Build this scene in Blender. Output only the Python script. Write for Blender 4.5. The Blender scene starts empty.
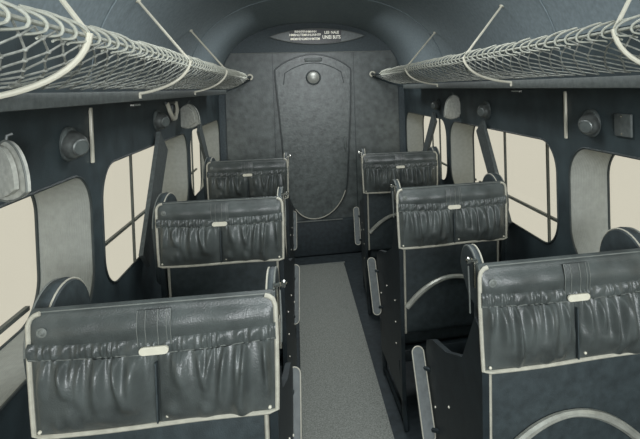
import bpy, bmesh, math, random
from mathutils import Vector, Matrix, noise
random.seed(7)
C = bpy.context.scene.collection
sc = bpy.context.scene
PI = math.pi

# ---------------------------------------------------------------- camera
EYE = 1.55
YAW, PITCH, ROLL, FPX = math.radians(10.04), math.radians(1.283), math.radians(1.7515), 507.18
right0 = Vector((math.cos(YAW), -math.sin(YAW), 0)); fw0 = Vector((math.sin(YAW), math.cos(YAW), 0)); up0 = Vector((0, 0, 1))
fw = fw0*math.cos(PITCH) - up0*math.sin(PITCH)
up1 = fw0*math.sin(PITCH) + up0*math.cos(PITCH)
rt = right0*math.cos(ROLL) - up1*math.sin(ROLL)
up = right0*math.sin(ROLL) + up1*math.cos(ROLL)
cd = bpy.data.cameras.new('camera'); cam = bpy.data.objects.new('camera', cd); C.objects.link(cam)
cam.matrix_world = Matrix(((rt.x, up.x, -fw.x, 0), (rt.y, up.y, -fw.y, 0), (rt.z, up.z, -fw.z, EYE), (0, 0, 0, 1)))
cd.sensor_width = 36; cd.lens = 36*FPX/640
cd.shift_x = -(383.92-320)/640; cd.shift_y = -(219.5-97.36)/640
cd.clip_start = 0.02
sc.camera = cam

# ---------------------------------------------------------------- world, lights, exposure
w = bpy.data.worlds.new('overcast_sky'); sc.world = w; w.use_nodes = True
bg = w.node_tree.nodes['Background']
bg.inputs[0].default_value = (0.74, 0.705, 0.585, 1); bg.inputs[1].default_value = 0.92
def area(name, loc, target, size, power, col=(1, .97, .9)):
    l = bpy.data.lights.new(name, 'AREA'); l.shape = 'RECTANGLE'; l.size, l.size_y = size; l.energy = power; l.color = col
    o = bpy.data.objects.new(name, l); C.objects.link(o); o.location = loc
    o.rotation_euler = (Vector(target)-Vector(loc)).to_track_quat('-Z', 'Y').to_euler(); return o
area('flash_fill_light', (.30, -1.2, 1.70), (.2, 3.4, 1.35), (1.0, .5), 72, (.95, .98, 1))  # added flash-like fill behind the camera, no fixture there
area('cabin_fill_light_middle', (.19, 1.7, 2.10), (.19, 1.7, 0), (.4, 1.2), 14, (.95, .98, 1))  # added fill under the vault over the middle rows, no fixture
area('cabin_fill_light', (.19, 3.9, 2.10), (.19, 3.9, 0), (.5, .5), 14, (.95, .98, 1))  # added fill brightening the forward end, no fixture
sc.view_settings.view_transform = 'Standard'; sc.view_settings.look = 'None'
sc.view_settings.gamma = 1; sc.view_settings.exposure = 0; sc.view_settings.use_curve_mapping = False

# ---------------------------------------------------------------- materials
def mat(name, col, rough=.6, metal=0, var=.25, scale=30, bump=0.0, bscale=200, spec=.5, col2=None, wave=None):
    m = bpy.data.materials.new(name); m.use_nodes = True
    nt = m.node_tree; N = nt.nodes; L = nt.links; b = N['Principled BSDF']
    b.inputs['Roughness'].default_value = rough; b.inputs['Metallic'].default_value = metal
    b.inputs['Specular IOR Level'].default_value = spec
    tc = N.new('ShaderNodeTexCoord')
    nz = N.new('ShaderNodeTexNoise'); nz.inputs['Scale'].default_value = scale; nz.inputs['Detail'].default_value = 5
    L.new(tc.outputs['Object'], nz.inputs['Vector'])
    cr = N.new('ShaderNodeValToRGB'); cr.color_ramp.elements[0].position = .3; cr.color_ramp.elements[1].position = .7
    c2 = col2 or tuple(min(1, c*(1+var)) for c in col)
    cr.color_ramp.elements[0].color = (*[c*(1-var) for c in col], 1); cr.color_ramp.elements[1].color = (*c2, 1)
    L.new(nz.outputs['Fac'], cr.inputs['Fac']); L.new(cr.outputs['Color'], b.inputs['Base Color'])
    if bump:
        n2 = N.new('ShaderNodeTexNoise'); n2.inputs['Scale'].default_value = bscale; n2.inputs['Detail'].default_value = 3
        L.new(tc.outputs['Object'], n2.inputs['Vector'])
        src = n2.outputs['Fac']
        if wave:
            wv = N.new('ShaderNodeTexWave'); wv.inputs['Scale'].default_value = wave; wv.bands_direction = 'X'
            L.new(tc.outputs['Object'], wv.inputs['Vector'])
            mx = N.new('ShaderNodeMath'); mx.operation = 'ADD'; L.new(src, mx.inputs[0]); L.new(wv.outputs['Fac'], mx.inputs[1]); src = mx.outputs[0]
        bp = N.new('ShaderNodeBump'); bp.inputs['Strength'].default_value = bump; bp.inputs['Distance'].default_value = .002
        L.new(src, bp.inputs['Height']); L.new(bp.outputs['Normal'], b.inputs['Normal'])
    return m
M = {}
M['leather'] = mat('dark_leather', (.072, .083, .079), .33, var=.28, scale=16, bump=.45, bscale=320)
M['leather_back'] = mat('dark_leather_cloth', (.038, .051, .054), .6, var=.25, scale=40, bump=.4, bscale=300)
M['piping'] = mat('cream_piping', (.46, .45, .37), .55, var=.12, scale=60)
M['stitch'] = mat('pale_stitching', (.16, .175, .16), .6, var=.15, scale=60)
M['tag'] = mat('ivory_tag', (.66, .64, .52), .4, var=.06, scale=40)
M['black'] = mat('black_metal', (.016, .024, .027), .5, var=.3, scale=20)
M['chrome'] = mat('chrome', (.62, .62, .56), .22, metal=1, var=.1, scale=10)
M['wall'] = mat('dark_wall_leathercloth', (.036, .052, .057), .55, var=.35, scale=9, bump=.3, bscale=260)
M['ceiling'] = mat('ceiling_cloth', (.20, .245, .26), .8, var=.14, scale=60, bump=.3, bscale=220)
M['floor'] = mat('dark_floor', (.024, .034, .038), .7, var=.3, scale=30)
M['carpet'] = mat('grey_carpet', (.25, .265, .24), .95, var=.40, scale=160, bump=.6, bscale=400, spec=.1)
M['bulkhead'] = mat('hammered_bulkhead', (.080, .094, .090), .42, var=.35, scale=18, bump=.6, bscale=70)
M['door'] = mat('mottled_door', (.082, .096, .091), .36, var=.35, scale=26, bump=.7, bscale=60)
M['reveal'] = mat('ribbed_reveal_cloth', (.28, .295, .27), .75, var=.08, scale=50, bump=.22, bscale=200, wave=45)
M['gasket'] = mat('dark_gasket', (.035, .045, .045), .5, var=.2, scale=30)
M['bar'] = mat('grey_bar', (.09, .105, .10), .5, var=.2, scale=30)
M['net'] = mat('net_twine', (.30, .31, .275), .85, var=.3, scale=90)
M['cord'] = mat('pale_net_cord', (.38, .39, .33), .8, var=.15, scale=90)
M['cream_enamel'] = mat('cream_enamel', (.62, .60, .49), .38, var=.06, scale=20)
M['shelf'] = mat('grey_shelf_board', (.105, .120, .115), .55, var=.2, scale=60, bump=.2)
M['flap'] = mat('pale_flap_cloth', (.42, .43, .38), .8, var=.2, scale=60, bump=.3)
M['header'] = mat('header_cloth', (.060, .078, .084), .7, var=.18, scale=60, bump=.3)
M['brace'] = mat('dark_brace', (.075, .088, .086), .55, var=.25, scale=60, bump=.3)
M['vent'] = mat('worn_metal', (.17, .185, .175), .38, metal=.6, var=.3, scale=40)
M['lens'] = mat('dull_metal_lens', (.30, .31, .28), .35, metal=.4, var=.3, scale=12)
M['sign'] = mat('sign_black', (.010, .013, .014), .4, var=.2, scale=30)
M['sign_grey'] = mat('sign_frosted', (.13, .15, .145), .4, var=.25, scale=40)
M['letters'] = mat('sign_letters', (.85, .85, .76), .5, var=.05, scale=30)
M['trim'] = mat('dark_trim', (.030, .040, .040), .4, var=.2, scale=30)
gm = bpy.data.materials.new('window_glass'); gm.use_nodes = True
nt = gm.node_tree; nt.nodes.remove(nt.nodes['Principled BSDF'])
M['letters'].node_tree.nodes['Principled BSDF'].inputs['Emission Color'].default_value = (.8, .78, .66, 1); M['letters'].node_tree.nodes['Principled BSDF'].inputs['Emission Strength'].default_value = .35   # glow added to lift the letters on the dim header
tr = nt.nodes.new('ShaderNodeBsdfTransparent'); tr.inputs[0].default_value = (.97, .97, .96, 1)
gl = nt.nodes.new('ShaderNodeBsdfGlossy'); gl.inputs['Roughness'].default_value = .02
mx = nt.nodes.new('ShaderNodeMixShader'); mx.inputs[0].default_value = .03; nt.links.new(tr.outputs[0], mx.inputs[1]); nt.links.new(gl.outputs[0], mx.inputs[2])
nt.links.new(mx.outputs[0], nt.nodes['Material Output'].inputs[0]); M['glass'] = gm

# ---------------------------------------------------------------- mesh helpers
class MB:
    def __init__(s): s.v = []; s.f = []
    def add(s, vs, fs):
        n = len(s.v); s.v += [tuple(v) for v in vs]; s.f += [tuple(i+n for i in f) for f in fs]; return s
    def box(s, c, d, rot=None):
        c = Vector(c); vs = []
        for x in (-.5, .5):
            for y in (-.5, .5):
                for z in (-.5, .5):
                    p = Vector((x*d[0], y*d[1], z*d[2]))
                    if rot: p = rot @ p
                    vs.append(c+p)
        return s.add(vs, [(0, 1, 3, 2), (4, 6, 7, 5), (0, 4, 5, 1), (2, 3, 7, 6), (0, 2, 6, 4), (1, 5, 7, 3)])
    def rbox(s, c, d, r=.015, seg=3, rot=None, taper=None):
        bm = bmesh.new(); bmesh.ops.create_cube(bm, size=1)
        for v in bm.verts: v.co = Vector((v.co.x*d[0], v.co.y*d[1], v.co.z*d[2]))
        bmesh.ops.bevel(bm, geom=bm.edges[:], offset=r, segments=seg, affect='EDGES', profile=.5)
        vs = []
        for v in bm.verts:
            p = v.co.copy()
            if taper: p = taper(p)
            if rot: p = rot @ p
            vs.append(p+Vector(c))
        bm.verts.index_update()
        fs = [tuple(v.index for v in f.verts) for f in bm.faces]; bm.free()
        return s.add(vs, fs)
    def tube(s, pts, r, n=8, closed=False, flat=1.0):
        pts = [Vector(p) for p in pts]; m = len(pts); vs = []; prev = None
        for i, p in enumerate(pts):
            if closed: t = pts[(i+1) % m]-pts[i-1]
            else: t = pts[min(i+1, m-1)]-pts[max(i-1, 0)]
            t.normalize()
            if prev is None:
                a = Vector((0, 0, 1)) if abs(t.z) < .9 else Vector((1, 0, 0)); u = t.cross(a).normalized()
            else: u = (prev-t*prev.dot(t)).normalized()
            prev = u; q = t.cross(u)
            rr = r[i] if isinstance(r, (list, tuple)) else r
            for k in range(n):
                a = 2*PI*(k+.5)/n; vs.append(p+u*math.cos(a)*rr+q*math.sin(a)*rr*flat)
        fs = []
        for i in range(m if closed else m-1):
            j = (i+1) % m
            for k in range(n): fs.append((i*n+k, i*n+(k+1) % n, j*n+(k+1) % n, j*n+k))
        if not closed: fs.append(tuple(range(n-1, -1, -1))); fs.append(tuple((m-1)*n+k for k in range(n)))
        return s.add(vs, fs)
    def prism(s, pts, ext):          # planar outline of 3D points swept by vector ext
        n = len(pts); ext = Vector(ext); a = [Vector(p) for p in pts]
        return s.add(a+[p+ext for p in a], [tuple(range(n-1, -1, -1)), tuple(range(n, 2*n))]+[(i, (i+1) % n, (i+1) % n+n, i+n) for i in range(n)])
    def grid(s, fn, nu, nv):
        vs = [fn(i/nu, j/nv) for j in range(nv+1) for i in range(nu+1)]
        return s.add(vs, [(j*(nu+1)+i, j*(nu+1)+i+1, (j+1)*(nu+1)+i+1, (j+1)*(nu+1)+i) for j in range(nv) for i in range(nu)])
    def lathe(s, prof, c, axis, n=24):   # prof: (radius, height along axis)
        axis = Vector(axis).normalized(); a = Vector((0, 0, 1)) if abs(axis.z) < .9 else Vector((1, 0, 0))
        u = axis.cross(a).normalized(); q = axis.cross(u); vs = []
        for r, h in prof:
            for k in range(n):
                t = 2*PI*k/n; vs.append(Vector(c)+axis*h+u*r*math.cos(t)+q*r*math.sin(t))
        m = len(prof); fs = [(i*n+k, i*n+(k+1) % n, (i+1)*n+(k+1) % n, (i+1)*n+k) for i in range(m-1) for k in range(n)]
        fs.append(tuple(range(n-1, -1, -1))); fs.append(tuple((m-1)*n+k for k in range(n)))
        return s.add(vs, fs)
    def build(s, name, m, parent=None, smooth=True, ang=40):
        me = bpy.data.meshes.new(name); me.from_pydata(s.v, [], s.f); me.update()
        bm = bmesh.new(); bm.from_mesh(me); bmesh.ops.recalc_face_normals(bm, faces=bm.faces[:]); bm.to_mesh(me); bm.free()
        if smooth:
            me.shade_smooth(); me.set_sharp_from_angle(angle=math.radians(ang))
        me.materials.append(M[m]); o = bpy.data.objects.new(name, me); C.objects.link(o)
        if parent: o.parent = parent
        return o
def thing(name, label, cat, loc=(0, 0, 0), group=None, kind=None):
    o = bpy.data.objects.new(name, None); C.objects.link(o); o.location = loc; o.empty_display_size = .1
    tag(o, label, cat, group, kind); return o
def tag(o, label=None, cat=None, group=None, kind=None):
    if label: o['label'] = label
    if cat: o['category'] = cat
    if group: o['group'] = group
    if kind: o['kind'] = kind
    return o
def copy_tree(o, parent=None):
    c = o.copy(); C.objects.link(c); c.parent = parent
    for ch in list(o.children): copy_tree(ch, c)
    return c
def arc(c, r, a0, a1, n, fx=None):
    return [(c[0]+r*math.cos(a0+(a1-a0)*i/n), c[1]+r*math.sin(a0+(a1-a0)*i/n)) for i in range(n+1)]

# ---------------------------------------------------------------- cabin shell
XL, XR, CX, HALF = -.675, 1.05, .1875, .8625
YB, YF = -1.4, 4.8                       # rear end and forward bulkhead
SPR, CROWN = 1.5, .66
def vault(t):                            # t 0..1 from left spring to right spring
    a = PI*(1-t); c, s = math.cos(a), math.sin(a)
    return CX+HALF*math.copysign(abs(c)**(2/2.4), c), SPR+CROWN*abs(s)**(2/2.4)
floor = MB().box((CX, (YB+YF)/2, -.03), (1.98, YF-YB, .04)).build('floor', 'floor'); tag(floor, 'dark cabin floor under the seats', 'floor', kind='structure')
carpet = MB().rbox((.1825, (YB+4.44)/2, -.002), (.40, 4.44-YB, .014), .004, 2).build('aisle_carpet', 'carpet')
tag(carpet, 'grey speckled carpet runner along the centre aisle', 'carpet')
ceil_in = [vault(i/72) for i in range(73)]
mb = MB()
ys = [YB+(YF-YB)*i/10 for i in range(11)]
ZL = 1.70                                # below this height the vault carries the dark wall cloth, standing in for shade behind the racks
for side in (-1, 1):
    low = [p for p in ceil_in if p[1] < ZL+.04 and (p[0]-CX)*side > 0]
    m_ = MB(); ns_ = len(low)
    m_.add([(x-side*.004, y, z) for y in ys for x, z in low], [(j*ns_+i, j*ns_+i+1, (j+1)*ns_+i+1, (j+1)*ns_+i) for j in range(10) for i in range(ns_-1)])
    tag(m_.build('wall_upper_%s' % ('left' if side < 0 else 'right'), 'wall'), 'upper wall darkened as shade behind the %s luggage rack' % ('left' if side < 0 else 'right'), 'wall', kind='structure')
pr = [(x, z) for x, z in ceil_in]; po = [(CX+(x-CX)*1.04, z+.03) for x, z in ceil_in]
n = len(pr)
for k, prof in enumerate((pr, po)):
    mb.add([(x, y, z) for y in ys for x, z in prof], [(j*n+i, j*n+i+1, (j+1)*n+i+1, (j+1)*n+i) for j in range(10) for i in range(n-1)])
tag(mb.build('ceiling', 'ceiling'), 'dark vaulted cloth ceiling of the cabin', 'ceiling', kind='structure')
for k, y in enumerate((.45, 1.84, 3.38)):
    mb = MB(); mb.tube([(CX+(x-CX)*.996, y, z-.002) for x, z in ceil_in[2:-2]], .0022, 5)
    tag(mb.build('trim_%d' % (k+1), 'ceiling'), 'thin ceiling seam moulding', 'trim', kind='structure')

def rrect(y0, y1, z0, z1, r, n=10):
    pts = []
    for (cy, cz, a0) in ((y1-r, z1-r, 0), (y0+r, z1-r, PI/2), (y0+r, z0+r, PI), (y1-r, z0+r, 1.5*PI)):
        for i in range(n+1): a = a0+PI/2*i/n; pts.append((cy+r*math.cos(a), cz+r*math.sin(a)))
    return pts
# (y0, y1, inner sill, inner head, outer sill, outer head)
WIN = [(-1.15, .32, .85, 1.30, .84, 1.29), (.40, 1.82, .85, 1.30, .84, 1.295), (1.915, 3.355, .85, 1.30, .66, 1.295), (3.435, 4.74, .85, 1.30, .66, 1.295)]
WR = .13
def wall(name, X, out, side):
    # flat wall with rounded holes
    bm = bmesh.new()
    def loop(pts):
        vs = [bm.verts.new((X, y, z)) for y, z in pts]
        return [bm.edges.new((vs[i], vs[(i+1) % len(vs)])) for i in range(len(vs))]
    es = loop([(YB, -.01), (YF, -.01), (YF, SPR+.02), (YB, SPR+.02)])
    for y0, y1, z0, z1, _, _ in WIN: es += loop(rrect(y0, y1, z0, z1, WR))
    bmesh.ops.triangle_fill(bm, use_beauty=True, use_dissolve=False, edges=es)
    bm.verts.index_update()
    mb = MB(); vs = [v.co.copy() for v in bm.verts]; fs = [tuple(v.index for v in f.verts) for f in bm.faces]; bm.free()
    mb.add(vs, fs)
    o = mb.build(name, 'wall', smooth=False)
    tag(o, 'dark leathercloth cabin wall on the %s' % side, 'wall', kind='structure')
    # outer skin: closes the gap between the windows so no daylight leaks
    for i, (y0, y1, z0, z1, q0, q1) in enumerate(WIN):
        nm = 'window_%d' % (i+1+(4 if out > 0 else 0))
        t = thing(nm, 'deep rounded window in the %s wall, number %d counted from the rear' % (side, i+1), 'window', (X, (y0+y1)/2, z0), kind='structure')
        T = Vector((X, (y0+y1)/2, z0)); XO = X+out*.17
        inn = rrect(y0, y1, z0, z1, WR); ou = rrect(y0, y1, q0, q1, WR); m = len(inn)
        mb = MB(); rows = []
        for k in range(6):
            f = k/5
            rows += [Vector((X+(XO-X)*f, a[0]*(1-f)+b[0]*f, a[1]*(1-f)+b[1]*f))-T for a, b in zip(inn, ou)]
        mb.add(rows, [(k*m+a, k*m+(a+1) % m, (k+1)*m+(a+1) % m, (k+1)*m+a) for k in range(5) for a in range(m)])
        mb.build('reveal', 'reveal', t)
        MB().tube([Vector((X+out*-.001, y, z))-T for y, z in inn], .0045, 6, closed=True).build('window_edging', 'gasket', t)
        MB().tube([Vector((XO-out*.004, a, b))-T for a, b in ou], .0055, 6, closed=True).build('window_frame', 'gasket', t)
        MB().prism([Vector((XO, a, b))-T for a, b in ou], (out*.004, 0, 0)).build('pane', 'glass', t, smooth=False)
        for ym in ((.30, .66) if i == 2 else (.62, .80) if i == 3 else (.45,)):
            yy = y0+(y1-y0)*ym
            MB().box(Vector((XO+out*.016, yy, (q0+q1)/2))-T, (.012, .012, q1-q0)).build('mullion', 'bar', t)
        MB().box(Vector((XO+out*.034, (y0+y1)/2, .862))-T, (.014, y1-y0, .014)).build('glazing_bar', 'bar', t)
    return o
wall('wall_left', XL, -1, 'left'); wall('wall_right', XR, 1, 'right')
# diagonal fuselage braces crossing the windows
k = 4
for X, o_, side in ((XL+.012, 1, 'left'), (XR-.012, -1, 'right')):
    for (ya, za, yb, zb, wd, which) in ((2.68 if side == 'left' else 2.72, 1.31, 2.31 if side == 'left' else 2.38, .83, .17 if side == 'left' else .115, 'third'), (3.66, 1.31, 4.15, .83, .10, 'forward')):
        d = Vector((0, yb-ya, zb-za)).normalized(); nn = Vector((0, -d.z, d.y))*wd/2
        a, b = Vector((X, ya, za)), Vector((X, yb, zb))
        mb = MB(); mb.prism([a-nn, a+nn, b+nn*.8, b-nn*.8], (o_*.018, 0, 0))
        tag(mb.build('trim_%d' % k, 'brace', smooth=False), 'dark diagonal brace crossing the %s window of the %s wall' % (which, side), 'brace', kind='structure'); k += 1
# bulkhead
mb = MB()
fw_out = [(XL-.01, -.02)]+[(XL, SPR)]+ceil_in[1:-1]+[(XR, SPR), (XR+.01, -.02)]
mb.prism([(x, YF, z) for x, z in fw_out], (0, .04, 0))
tag(mb.build('wall_front', 'header', smooth=False), 'dark header wall above the forward bulkhead', 'wall', kind='structure')
mb = MB(); mb.prism([(x, YB, z) for x, z in fw_out], (0, -.04, 0))
tag(mb.build('wall_back', 'ceiling', smooth=False), 'dark rear wall of the cabin', 'wall', kind='structure')
t = thing('bulkhead_panel', 'mottled grey lining panel of the forward bulkhead around the door', 'panel', (CX, YF, 0), kind='structure')
T = Vector((CX, YF, 0))
def clipx(z, h=.80):
    if z <= SPR: return h
    s = min(1, ((z-SPR)/CROWN))**2.4
    return min(h, HALF*(1-s)**(1/2.4)-.012)
zs = [.0, 1.5, 1.6, 1.66, 1.72, 1.78, 1.82, 1.86, 1.885]
o = [Vector((-clipx(z), -.012, z)) for z in zs]+[Vector((clipx(z), -.012, z)) for z in reversed(zs)]
MB().prism(o, (0, .011, 0)).build('lining', 'bulkhead', t, smooth=False)
MB().tube([(-clipx(1.885), -.014, 1.885), (clipx(1.885), -.014, 1.885)], .004, 6).build('top_moulding', 'stitch', t)
for x in (-.372, .375):
    MB().box((x, -.014, 1.05), (.006, .006, 1.66)).build('seam', 'trim', t)
# door: wide shallow head, sides tapering in, rounded foot
dp = []
dp += [(-.355, 1.70), (-.352, 1.73)]
for i in range(1, 12): a = i/12; dp.append((-.352+.694*a, 1.73+.135*math.sin(PI*a)**.8))
dp += [(.342, 1.73), (.345, 1.70), (.33, 1.3), (.30, .9)]
def bez(p0, p1, p2, p3, n):
    return [tuple(p0[k]*(1-t)**3+3*p1[k]*t*(1-t)**2+3*p2[k]*t*t*(1-t)+p3[k]*t**3 for k in (0, 1)) for t in [i/n for i in range(n+1)]]
dp += bez((.285, .70), (.27, .46), (.12, .315), (-.03, .315), 10)+bez((-.03, .315), (-.17, .315), (-.28, .46), (-.285, .70), 10)[1:]
dp += [(-.30, .9), (-.325, 1.3)]
dt = thing('door_1', 'mottled grey cabin door with arched top and rounded foot', 'door', (CX, YF-.013, 0), kind='structure')
MB().prism([(x, -.014, z) for x, z in dp], (0, .013, 0)).build('door_panel', 'door', dt, smooth=False)
MB().tube([(x, -.016, z) for x, z in dp], .006, 6, closed=True).build('door_edging', 'trim', dt)
low = [(x, z+.012) for x, z in dp[16:33] if z < .60]
MB().tube([(x, -.024, z) for x, z in low], .0045, 6).build('foot_piping', 'piping', dt)
MB().tube([((x)*.9, -.016, z-.05 if z > 1.6 else z) for x, z in [(-.31, 1.64)]+[(-.352+.694*i/12, 1.70+.135*math.sin(PI*i/12)**.8) for i in range(1, 12)]+[(.31, 1.64)]], .003, 5).build('door_seam', 'trim', dt)
MB().rbox((.0, -.022, 1.815), (.16, .016, .034), .006, 2).build('name_plate', 'bar', dt)
mb = MB(); mb.lathe([(.066, 0), (.070, .008), (.068, .016), (.058, .020), (.056, .012)], (-.005, -.014, 1.65), (0, -1, 0)); mb.build('peephole_rim', 'gasket', dt)
mb = MB(); mb.lathe([(.058, 0), (.056, .006), (.040, .014), (.012, .018), (.001, .0185)], (-.005, -.02, 1.65), (0, -1, 0)); mb.build('peephole_lens', 'lens', dt)
mb = MB(); mb.rbox((.27, -.03, 1.02), (.02, .03, .10), .006, 2); mb.build('door_handle', 'bar', dt)
# spar box across the aisle
sb = thing('spar_step', 'dark boxed step across the aisle at the foot of the door', 'step', (CX, 4.745, 0))
MB().rbox((0, 0, .16), (1.5, .07, .32), .010, 2).build('step_body', 'floor', sb)
MB().box((-.0, -.036, .323), (.44, .010, .008)).build('step_nosing', 'stitch', sb)
cs = MB().rbox((.1825, 4.447, .004), (.42, .022, .014), .003, 2).build('carpet_end_strip', 'stitch'); tag(cs, 'pale metal strip across the far end of the aisle carpet', 'strip')

# oval sign on the header
sg = thing('oval_sign', 'lens-shaped black sign with white lettering above the door', 'sign', (.235, YF-.002, 2.033))
def lens(a, b, n=24): return [(-a+2*a*i/n, b*(1-(2*i/n-1)**2)**.9) for i in range(n+1)]+[(a-2*a*i/n, -b*(1-(2*i/n-1)**2)**.9) for i in range(1, n)]
MB().prism([(x, -.02, z) for x, z in lens(.44, .072)], (0, .02, 0)).build('sign_plate', 'sign_grey', sg, smooth=False)
MB().tube([(x, -.021, z) for x, z in lens(.44, .072)], .0035, 5, closed=True).build('sign_rim', 'stitch', sg)
pts = [(x, z*.93) for x, z in lens(.44, .072) if -.27 <= x <= .225]
pts = sorted([p for p in pts if p[1] > 0])+sorted([p for p in pts if p[1] <= 0], reverse=True)
MB().prism([(x, -.023, z) for x, z in pts], (0, .004, 0)).build('sign_face', 'sign', sg, smooth=False)
def text(s, x, z, wd, ht, par):
    cu = bpy.data.curves.new('lettering', 'FONT'); cu.body = s; cu.extrude = .0008; cu.offset = .03; cu.resolution_u = 2
    o = bpy.data.objects.new('tmp', cu); C.objects.link(o); dg = bpy.context.evaluated_depsgraph_get()
    me = bpy.data.meshes.new_from_object(o.evaluated_get(dg)); bpy.data.objects.remove(o)
    xs = [v.co.x for v in me.vertices]; yy = [v.co.y for v in me.vertices]
    for v in me.vertices:
        X_, Y_ = v.co.x, v.co.y
        v.co = Vector((x+(X_-min(xs))/(max(xs)-min(xs))*wd, -.0245+v.co.z*.2, z+(Y_-min(yy))/(max(yy)-min(yy))*ht))
    me.materials.clear(); me.materials.append(M['letters']); q = bpy.data.objects.new('lettering', me); C.objects.link(q); q.parent = par
text('ININHFIFNHMIHNH', -.21, .034, .20, .020, sg); text('HMBNLITEMNHLINHTF', -.26, .003, .29, .022, sg); text('IMEMHENLMEHHMTEM', -.25, -.034, .27, .022, sg)
text('LES', .065, .022, .046, .026, sg); text('NALE', .125, .022, .075, .026, sg); text('UNEI', .045, -.026, .083, .034, sg); text('BUTS', .142, -.026, .072, .034, sg)

# ---------------------------------------------------------------- luggage racks
RZ = 1.655
def rack(side):
    L = side == 'left'; sgn = 1 if L else -1
    X = lambda x: CX+sgn*x                     # x measured from cabin centre towards the wall is negative
    xr = -.545 if L else -.508                 # rail
    xl, xw = -.715, -.868                      # board lip, wall
    t = thing('luggage_rack', 'long net luggage rack with cream brackets on the %s side' % side, 'luggage rack', (X(xw), 1.7, 1.515), 'overhead luggage racks')
    T = Vector((X(xw), 1.7, 1.515)); y0, y1 = YB+.02, 4.12
    P = lambda x, y, z: Vector((X(x), y, z))-T
    board = MB().box(P((xl+xw)/2-.003, (y0+y1)/2, 1.530), (abs(xw-xl)+.0, y1-y0, .010)); board.build('shelf_board', 'shelf', t)
    MB().rbox(P(xl+.004, (y0+y1)/2, 1.541), (.008, y1-y0, .034), .003, 2).build('shelf_lip', 'shelf', t)
    MB().tube([P(xr, y0, RZ), P(xr, y1, RZ)], .0038, 8).build('front_rail', 'cord', t)
    prof = bez((xr, RZ-.004), (xr-.012, RZ-.050), (xr-.09, 1.573), (xl, 1.559), 9)
    # net
    mb = MB(); p = .066; nr = 8; ns = int((y1-y0)/p)
    def node(i, j):
        x, z = prof[j]; y = y0+(i+(.5 if j % 2 else 0))*p
        sag = .006*math.sin(PI*j/nr)*math.sin(y*6.1)
        return P(x+random.uniform(-.002, .002), min(y1, y+random.uniform(-.004, .004)), z+sag+random.uniform(-.002, .002))
    nodes = [[node(i, j) for i in range(ns+1)] for j in range(nr+1)]
    for j in range(nr):
        for i in range(ns):
            a = nodes[j][i]
            mb.tube([a, nodes[j+1][i]], .0019, 5)
            k = i-1 if j % 2 == 0 else i+1
            if 0 <= k <= ns: mb.tube([a, nodes[j+1][k]], .0019, 5)
        for i in range(ns+1): 
            if j: mb.lathe([(.001, -.0045), (.0036, -.002), (.0036, .002), (.001, .0045)], nodes[j][i], (0, 1, 0), 6)
    mb.build('net', 'net', t, smooth=False)
    # lacing loops over the rail
    mb = MB(); q = .052; y = y0+.02
    while y < y1-.05:
        a = P(xr+.006, y, RZ+.004)
        v = random.uniform(-.004, .004)
        A, B_, D_, E_ = P(xr+.004, y, RZ-.010), P(xr+.014, y+.008, RZ+.006), P(xr-.004, y-.012, RZ+.022+v), P(xr-.030, y-.048, RZ+.026+v)
        mb.tube([A*(1-f)**3+B_*3*f*(1-f)**2+D_*3*f*f*(1-f)+E_*f**3 for f in [i/8 for i in range(9)]], .0027, 6)
        B_, D_, E_ = P(xr-.001, y-.010, RZ-.016), P(xr-.010, y-.030, RZ-.014+v), P(xr-.009, y-.048, RZ-.020)
        mb.tube([A*(1-f)**3+B_*3*f*(1-f)**2+D_*3*f*f*(1-f)+E_*f**3 for f in [i/8 for i in range(9)]], .0023, 6)
        y += q*random.uniform(.94, 1.06)
    mb.build('lacing', 'cord', t)
    ybs = (.97, 1.85, 2.83) if L else (1.0, 1.99, 3.09)
    for yb in ybs:
        b = MB(); bp = bez((xr+.008, RZ+.004), (xr+.002, RZ-.055), (xr-.07, 1.562), (xl+.008, 1.549), 12)
        b.tube([P(x, yb, z) for x, z in bp]+[P(xl+.010, yb, 1.545), P(xl+.010, yb, 1.533)], .0058 if yb < 1.5 else .0052, 8)
        br = b.build('bracket', 'cream_enamel', t)
        tx, tz = -.745, 1.893
        r_ = MB(); r_.tube([P(xr+.004, yb, RZ+.004), P(tx, yb+.17, tz)], .0050, 8); r_.lathe([(.005, -.006), (.011, -.002), (.011, .002), (.004, .006)], P(tx, yb+.17, tz), (sgn*.5, 0, -1), 10)
        r_.build('stay_rod', 'cream_enamel', t)
    for yb in (ybs[1]-.06,):
        MB().box(P(xl+.006, yb+.02, 1.512), (.012, .07, .006)).build('lip_clip', 'chrome', t)
    hx = xr+(-.034 if L else -.046)
    h = MB(); h.tube([P(hx+.022*math.cos(2*PI*i/20), YF-.03, RZ+.012+.022*math.sin(2*PI*i/20)) for i in range(20)], .008, 8, closed=True); h.build('end_ring', 'cream_enamel', t)
    MB().lathe([(.034, 0), (.034, .006), (.012, .010), (.010, .022)], P(hx, YF-.014, RZ+.012), (0, -1, 0), 18).build('end_plate', 'bar', t)
    MB().tube([P(hx, YF-.03, RZ+.012), P(hx*.5+xr*.5, (YF+y1)/2, RZ), P(xr, y1-.02, RZ)], [.006, .009, .011], 6).build('end_cord', 'black', t)
    g = [P(xr, y1, RZ), P(xl, y1, 1.558), P(xw, y1, 1.558), P(xw, y1+.3, 1.558), P(xl-.03, y1+.35, 1.56)]
    MB().tube([P(xl, y1, 1.545), P((xl+hx)/2-.03, (y1+YF)/2, 1.575), P(hx, YF-.03, RZ-.01)], .009, 6).build('end_cord', 'black', t)
rack('left'); rack('right')

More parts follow.
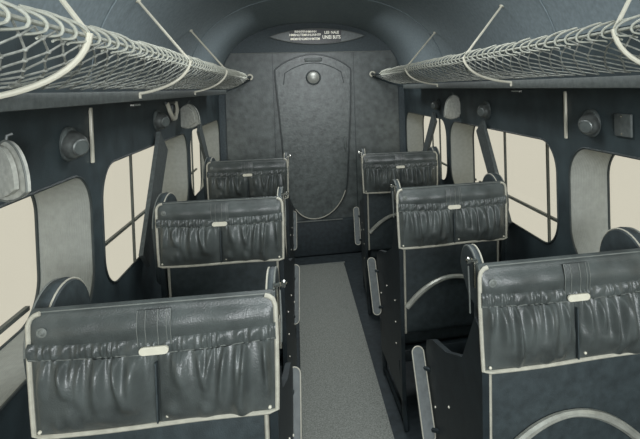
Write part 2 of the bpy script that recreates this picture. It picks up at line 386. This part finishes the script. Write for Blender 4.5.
# ---------------------------------------------------------------- wall fittings
def wall_strip(X, y, side):
    o = MB().rbox((X, y, 1.415), (.010, .014, .185), .003, 2).build('cover_strip', 'cream_enamel')
    tag(o, 'short upright white cover strip on the %s wall beside the domed vent' % side, 'strip')
wall_strip(XL+.006, 1.835, 'left'); wall_strip(XR-.006, 1.83, 'right')
def vent(X, s, y, z, r, label, dim=False):
    t = thing('air_vent', label, 'air vent', (X, y, z), 'domed wall vents')
    ax = Vector((s, -.75, -.15)).normalized()
    mb = MB(); mb.lathe([(r, 0), (r*1.03, .006), (r*.95, .014), (r*.8, .016)], (0, 0, 0), (s, 0, 0), 28); mb.build('flange', 'bar', t)
    mb = MB(); mb.lathe([(r*.82, .004), (r*.82, .02), (r*.74, .042), (r*.58, .058), (r*.50, .062), (r*.48, .068), (r*.40, .070), (r*.38, .060), (r*.02, .058)], (0, 0, 0), ax, 28); mb.build('dome', 'vent', t)
    mb = MB(); mb.lathe([(r*.36, .056), (r*.44, .062), (r*.44, .068), (r*.34, .068)], (0, 0, 0), ax, 28); mb.build('nozzle_ring', 'bar', t)
    return t
vent(XL+.001, 1, 1.66, 1.405, .052, 'domed air vent on the left wall nearest the camera')
vent(XR-.001, -1, 1.655, 1.395, .050, 'domed air vent on the right wall nearest the camera')
vent(XL+.001, 1, 2.66, 1.415, .052, 'domed air vent on the left wall just behind the pale flap')
vent(XR-.001, -1, 2.66, 1.400, .050, 'second domed air vent on the right wall, behind the pale flap')
vent(XR-.001, -1, 3.62, 1.400, .042, 'small dim air vent on the right wall nearest the bulkhead')
def flap(loc, rz, s, label):
    t = thing('wall_flap', label, 'flap', loc, 'pale wall flaps'); t.rotation_euler = (0, 0, rz)
    def out(k):
        p = bez((0, .0), (.055, -.005), (.085, -.06), (.080, -.115), 8)+bez((.080, -.115), (.03, -.150), (-.04, -.15), (-.072, -.128), 6)[1:]+bez((-.072, -.128), (-.075, -.06), (-.045, -.01), (0, 0), 8)[1:-1]
        return [(x*s*k, z*s*k) for x, z in p]
    mb = MB(); mb.prism([(x, -.004, z) for x, z in out(1)], (0, .008, 0)); mb.build('flap_back', 'flap', t)
    mb = MB(); mb.prism([(x-.012*s, -.018, z-.010*s) for x, z in out(.86)], (0, .010, 0)); mb.build('flap_front', 'flap', t)
    MB().tube([(x, -.005, z) for x, z in out(1)], .0025*s, 5, closed=True).build('flap_piping', 'stitch', t)
    MB().tube([(0, -.002, -.004), (0, .0, .010*s), (.004*s, .010, .014*s)], .004*s, 6).build('hook', 'bar', t)
flap((-.625, 3.20, 1.480), -.60, 1.05, 'pale flap on the left wall near the bulkhead')
flap((1.0, 3.12, 1.480), .45, 1.08, 'pale flap on the right wall between two vents')
flap((-.635, 1.262, 1.455), -.64, .96, 'pale layered flap at the left edge above the nearest window')
cup = thing('lamp_bracket', 'small cream cup bracket on the left wall beside the pale flap', 'bracket', (XL, 2.95, 1.45))
mb = MB(); mb.tube([(.010, -.10, .045), (.02, -.085, .0), (.022, -.03, -.045), (.02, .03, -.045), (.02, .085, .0), (.010, .10, .045)], .011, 8); mb.build('cup_strap', 'cream_enamel', cup)
MB().rbox((.006, 0, .045), (.012, .24, .016), .003, 2).build('top_bar', 'bar', cup)
MB().rbox((.012, .0, .01), (.024, .055, .05), .006, 2).build('block', 'gasket', cup)
pl = thing('wall_plate', 'small dull grey plate on the right wall above the nearest window', 'plate', (XR-.001, 1.475, 1.40))
MB().rbox((-.006, 0, 0), (.010, .085, .075), .004, 2).build('plate', 'shelf', pl)
for dz in (-.028, .028): MB().lathe([(.004, 0), (.003, .003)], (-.011, .0, dz), (-1, 0, 0), 8).build('screw', 'chrome', pl)

# ---------------------------------------------------------------- seats
W = .505; TOP = 1.10
def seat(name, side):                           # side +1: aisle lies at +x (left row); -1: aisle at -x
    s = side; t = thing(name, 'x', 'seat')
    rng = random.Random(11 if s > 0 else 23)
    lean = lambda z: (TOP-z)*.05                 # back slopes forward going down
    # back cushion
    def tp(p):
        z = p.z+.76
        k = 1-.035*max(0, min(1, (.84-z)/.02)) if False else 1
        p.x *= k; p.y += lean(z)+.055; return p
    MB().rbox((0, 0, .748), (W-.03, .080, .645), .022, 3, taper=tp).build('backrest', 'leather_back', t)
    # lower back panel with piping + arch
    Y = lambda z, o=0: lean(z)+.010-o
    for x in (-.222, .222):
        MB().tube([(x, Y(.86, .0), .86), (x, Y(.6, .0), .60), (x, Y(.45), .44)], .0055, 7).build('back_piping', 'piping', t)
    ap = [(x, .56+.120*(1-(abs(x)/.216)**2.0)) for x in [(-.216+.432*i/30) for i in range(31)]]
    MB().tube([(x, Y(z, .006), z) for x, z in ap], [.0095+.0035*abs(math.cos(PI*(i/30))) for i in range(31)], 8).build('arch_tube', 'cream_enamel' if False else 'stitch2', t)
    # cover: upper smooth panel, wraps over the top
    hw = W/2
    def up_(u, v):
        x = -hw+W*u
        if v < .3:
            a = v/.3*PI*.5; return (x, .018-.018*math.sin(a), TOP-.018+.018*math.cos(a))
        z = TOP-.018-(v-.3)/.7*.058
        bul = .006*math.sin(PI*(v-.3)/.7)*(1-(2*u-1)**8)+.0015*math.sin(u*31+2)*math.sin(PI*(v-.3)/.7)
        vv = (v-.3)/.7; return (x, -bul-.010*math.sin(PI/2*min(1, vv*1.5))*min(1, min(u, 1-u)/.02), z)
    cov = MB().grid(up_, 60, 18); ob = cov.build('back_cover', 'leather', t, ang=80)
    # elastic gather
    ZE0, ZE1 = 1.027, .998
    zc = lambda u: .010*abs(2*u-1)**2.2-.004
    ph = [rng.uniform(0, 6) for _ in range(8)]
    def rib(u): return (.5+.5*math.sin(u*W*2*PI/.0145+3.4*math.sin(u*15+ph[0])+1.9*math.sin(u*47+ph[1])))**1.3*(.65+.35*math.sin(u*29+ph[2]))
    def el(u, v):
        b = math.sin(PI*v)**.6
        return (-hw+W*u, -.010-.006*b-.0055*b*rib(u)-.002*b*math.sin(u*90+v*5), ZE0+.004-(ZE0-ZE1+.008)*v+zc(u))
    MB().grid(el, 260, 8).build('elastic_band', 'leather', t, ang=80)
    # gathered pocket pouch
    ridges = []
    for half in (0, 1):
        for k in range(8):
            ridges.append((half*.5+.03+.44*(k+rng.uniform(.1, .9))/8, rng.uniform(.008, .020), rng.uniform(.45, 1.3), rng.uniform(.7, 1.8), rng.uniform(-.12, .12)))
    lumps = [(rng.uniform(.08, .92), rng.uniform(.5, .85), rng.uniform(.02, .05), rng.uniform(.003, .009)) for _ in range(12)]
    def po_(u, v):
        d = 1-abs(2*((u*2) % 1)-1)**4                      # two pouches
        edge = min(1, min(u, 1-u)/.03, abs(u-.5)/.015+.1)
        y = .004+.024*d*math.sin(PI*min(1, v*.93+.07))**.7
        g = 0
        for c, wd, ln, am, sk in ridges:
            cc = c+sk*v*.45; ww = wd*(1+1.4*v)
            fade = max(0, 1-v/ln)**.85 if v < ln else 0
            g += am*fade*math.exp(-((u-cc)/ww)**2)
        y += .022*g*edge*(1-math.exp(-v*9))+.005*rib(u)*math.exp(-v*7)
        for a, b, c, e in lumps: y += e*math.exp(-((u-a)/c)**2-((v-b)/.13)**2)*edge
        return (-hw+.004+(W-.008)*u, -y*edge-.003, ZE1+zc(u)-.0-(ZE1-.846+.006+zc(u))*v)
    MB().grid(po_, 220, 44).build('pocket', 'leather', t, ang=80)
    MB().tube([(-hw+W*i/40, -.014, ZE1+.001+zc(i/40)+rng.uniform(-.001, .001)) for i in range(41)], .0012, 5).build('pocket_seam', 'stitch', t)
    MB().box((0, -.012, .91), (.003, .012, .13)).build('pocket_divider', 'leather_back', t)
    # piping of the cover: down the sides and along the hem
    pp = [(-hw+.022, -.002, TOP-.004), (-hw+.012, -.003, TOP-.007), (-hw+.004, -.004, TOP-.014), (-hw, -.005, TOP-.026), (-hw-.001, -.005, 1.0), (-hw+.001, -.006, .90), (-hw+.003, -.006, .842), (-hw+.02, -.008, .838)]
    pp += [(x, -.010, .839+.002*math.sin(x*14)) for x in [-hw+.05+(W-.1)*i/14 for i in range(15)]]
    pp += [(hw-.02, -.008, .838), (hw-.003, -.006, .842), (hw-.001, -.006, .90), (hw+.001, -.005, 1.0), (hw, -.005, TOP-.026), (hw-.004, -.004, TOP-.014), (hw-.012, -.003, TOP-.007), (hw-.022, -.002, TOP-.004)]
    MB().tube(pp, .0052, 8).build('cover_piping', 'piping', t)
    MB().tube([(-hw+.012+(W-.024)*i/10  , .004, TOP-.0035) for i in range(11)], .0016, 5).build('top_seam', 'stitch', t)
    MB().box((0, .012, .845), (W-.012, .030, .012)).build('hem_backing', 'leather_back', t)
    # centre strap, tag, studs, buttons
    def st(u, v): return (-.034+.068*u, -.0150+.006*(1-min(1, v*2))-.0015*math.sin(PI*u)-.004*math.sin(PI*min(1, v*1.3)), TOP-.012-.074*v)
    MB().grid(st, 6, 12).build('centre_strap', 'leather', t)
    mb = MB()
    for x in (-.034, -.017, .008, .026, .034): mb.tube([(x, -.0172+.006*(1-min(1, v*2))-.004*math.sin(PI*min(1, v*1.3)), TOP-.012-.074*v) for v in [i/8 for i in range(9)]], .0009, 4)
    mb.build('strap_stitching', 'stitch', t)
    MB().prism([(cx_+.0085*math.cos(a_), -.0205, 1.006+.0085*math.sin(a_)) for cx_, b_ in ((.0215, -PI/2), (-.0215, PI/2)) for a_ in [b_+PI*i/8 for i in range(9)]], (0, -.005, 0)).build('pull_tag', 'tag', t)
    for x, z in ((-hw+.018, .852), (.02, .858), (hw-.018, .852)):
        MB().lathe([(.004, 0), (.0035, .003), (.001, .0045)], (x, -.013, z), (0, -1, 0), 10).build('stud', 'tag', t)
    MB().lathe([(.010, 0), (.0105, .002), (.007, .003), (.006, .0015), (.003, .004)], (-hw+.03, -.0125, 1.060), (0, -1, 0), 14).build('button', 'stitch', t)
    # wings
    for sx in (-1, 1):
        inner = sx == s
        r = .122 if not inner else .070; cy = .150 if not inner else .080; cz = TOP-.112 if not inner else TOP-.045
        rz_ = r*1.02
        def dome(k=1.0): return [(cy-k*r*math.cos(PI*i/20), cz+k*rz_*math.sin(PI*i/20)) for i in range(21)]
        x0 = sx*(hw+.035) if not inner else sx*(hw-.002); th = .045 if not inner else .022
        pts = dome(); pts = pts+([(cy+r*.92, cz-.10), (cy+r*.2, cz-.22), (cy-r*.70, cz-.25)] if not inner else [(cy+r*.8, cz-.02), (cy+r*.1, cz-.065), (cy-r*.8, cz-.075)])
        wd = MB()
        n_ = len(pts); rows = []
        for k in range(5):
            f = k/4; sh = .93+.07*math.sin(PI*f); 
            rows += [Vector((x0-sx*th*f, cy+(y-cy)*sh, cz+(z-cz)*sh)) for y, z in pts]
        fs = [(k*n_+i, k*n_+(i+1) % n_, (k+1)*n_+(i+1) % n_, (k+1)*n_+i) for k in range(4) for i in range(n_)]
        fs += [tuple(range(n_-1, -1, -1)), tuple(4*n_+i for i in range(n_))]
        wd.add(rows, fs); wo = wd.build('side_wing', 'leather_back', t)
        for f in (.12, .88): 
            MB().tube([(x0-sx*th*f, cy+(y-cy)*.97, cz+(z-cz)*.97) for y, z in dome()], .0024, 6).build('wing_piping', 'piping' if f > .5 else 'stitch', wo)
    # seat cushion, base, legs, side panels
    def cu(p):
        p.z += .012*(1-(p.x/.24)**2)*(1 if p.z > 0 else 0); return p
    MB().rbox((0, .315, .43), (W-.05, .47, .15), .035, 4, taper=cu).build('seat_cushion', 'leather_back', t)
    MB().rbox((0, .30, .325), (W-.05, .48, .06), .01, 2).build('seat_base', 'black', t)
    for sx in (-1, 1):
        x = sx*(hw-.012)
        out = [(.03, .14), (.50, .14), (.545, .40), (.578, .585), (.56, .64), (.48, .68), (.32, .72), (.16, .79), (.05, .95), (.0, .93)]
        sp = MB().prism([(x-sx*.009, y, z) for y, z in out], (sx*.018, 0, 0)).build('side_panel', 'black', t, smooth=False)
        for (y, z) in ((.12, .56), (.12, .46), (.12, .36), (.30, .56), (.46, .46)):
            MB().lathe([(.004, 0), (.0035, .003), (.001, .004)], (x+sx*.009, y, z), (sx, 0, 0), 8).build('rivet', 'tag', sp)
        for y in (.07, .50):
            MB().tube([(x, y, .31), (x-sx*.01, y+(.02 if y > .3 else -.02), .0)], .013, 8).build('leg', 'black', t)
        MB().tube([(x-sx*.01, .05, .03), (x-sx*.01, .52, .03)], .009, 8).build('skid', 'black', t)
        if sx == s:      # padded aisle arm sloping down to the rear
            xa = sx*(hw+(.026 if sx < 0 else .0)); a = Vector((xa, .575, .590)); b = Vector((xa, .445, .375)); d = (b-a).normalized(); nn = Vector((0, -d.z, d.y))
            if nn.z < 0: nn = -nn
            pts2 = []; hwid = .021
            ax_ = Vector((sx, 0, 0))
            ol = [a+ax_*hwid*math.cos(q)-d*hwid*math.sin(q) for q in [PI*i/10 for i in range(11)]]
            ol += [b-ax_*hwid*math.cos(q)+d*hwid*math.sin(q) for q in [PI*i/10 for i in range(11)]]
            ar = MB().prism([p-nn*.022 for p in ol], nn*.022).build('arm_pad', 'arm', t)
            MB().tube(ol, .0021, 6, closed=True).build('arm_piping', 'piping', ar)
            MB().tube([a-nn*.03+d*.04, Vector((x, .52, .55))], .008, 6).build('arm_bracket', 'black', t)
            MB().tube([b-nn*.03-d*.02, Vector((x, .42, .40))], .008, 6).build('arm_bracket', 'black', t)
            kb = MB(); kb.tube([(sx*(hw+.004), .02, TOP-.06), (sx*(hw+.004), .02, TOP+.004)], .0035, 6); kb.tube([(sx*(hw-.004), .02, TOP+.006), (sx*(hw+.022), .02, TOP+.010)], .005, 6); kb.lathe([(.006, -.004), (.009, 0), (.006, .005)], (sx*(hw+.018), .018, TOP+.01), (0, -1, 0), 10)
            kb.build('recline_knob', 'chrome', t)
            MB().tube([(sx*(hw+.006), .06, TOP-.02), (sx*(hw+.008), .05, 1.02), (sx*(hw+.006), .055, .96)], .0022, 5).build('recline_cable', 'stitch', t)
    return t
M['stitch2'] = mat('arch_metal', (.44, .45, .39), .35, metal=.3, var=.25, scale=25)
M['arm'] = mat('arm_leather', (.085, .10, .098), .5, var=.2, scale=50, bump=.3)
left = seat('cabin_seat', 1); right = seat('cabin_seat', -1)
spots = [(left, -.309, 1.155, -2.5, 'dark leather seat at lower left with gathered back pocket, closest to camera'),
         (left, -.316, 2.175, -4.0, 'middle dark leather seat of the left row, with cream-piped pocket'),
         (left, -.310, 3.37, -2.5, 'farthest dark leather seat of the left row, before the bulkhead'),
         (right, .685, 1.18, 0, 'dark leather seat at lower right with gathered back pocket, cut by frame'),
         (right, .680, 2.167, 1.5, 'middle dark leather seat of the right row, with cream-piped pocket'),
         (right, .686, 3.335, -4.0, 'farthest dark leather seat of the right row, before the bulkhead')]
seen = set()
for p, x, y, a, lab in spots:
    o = p if p not in seen else copy_tree(p); seen.add(p)
    o.location = (x, y, 0); o.rotation_euler = (0, 0, math.radians(a)); o['label'] = lab; o['group'] = 'cabin seats seen from behind'
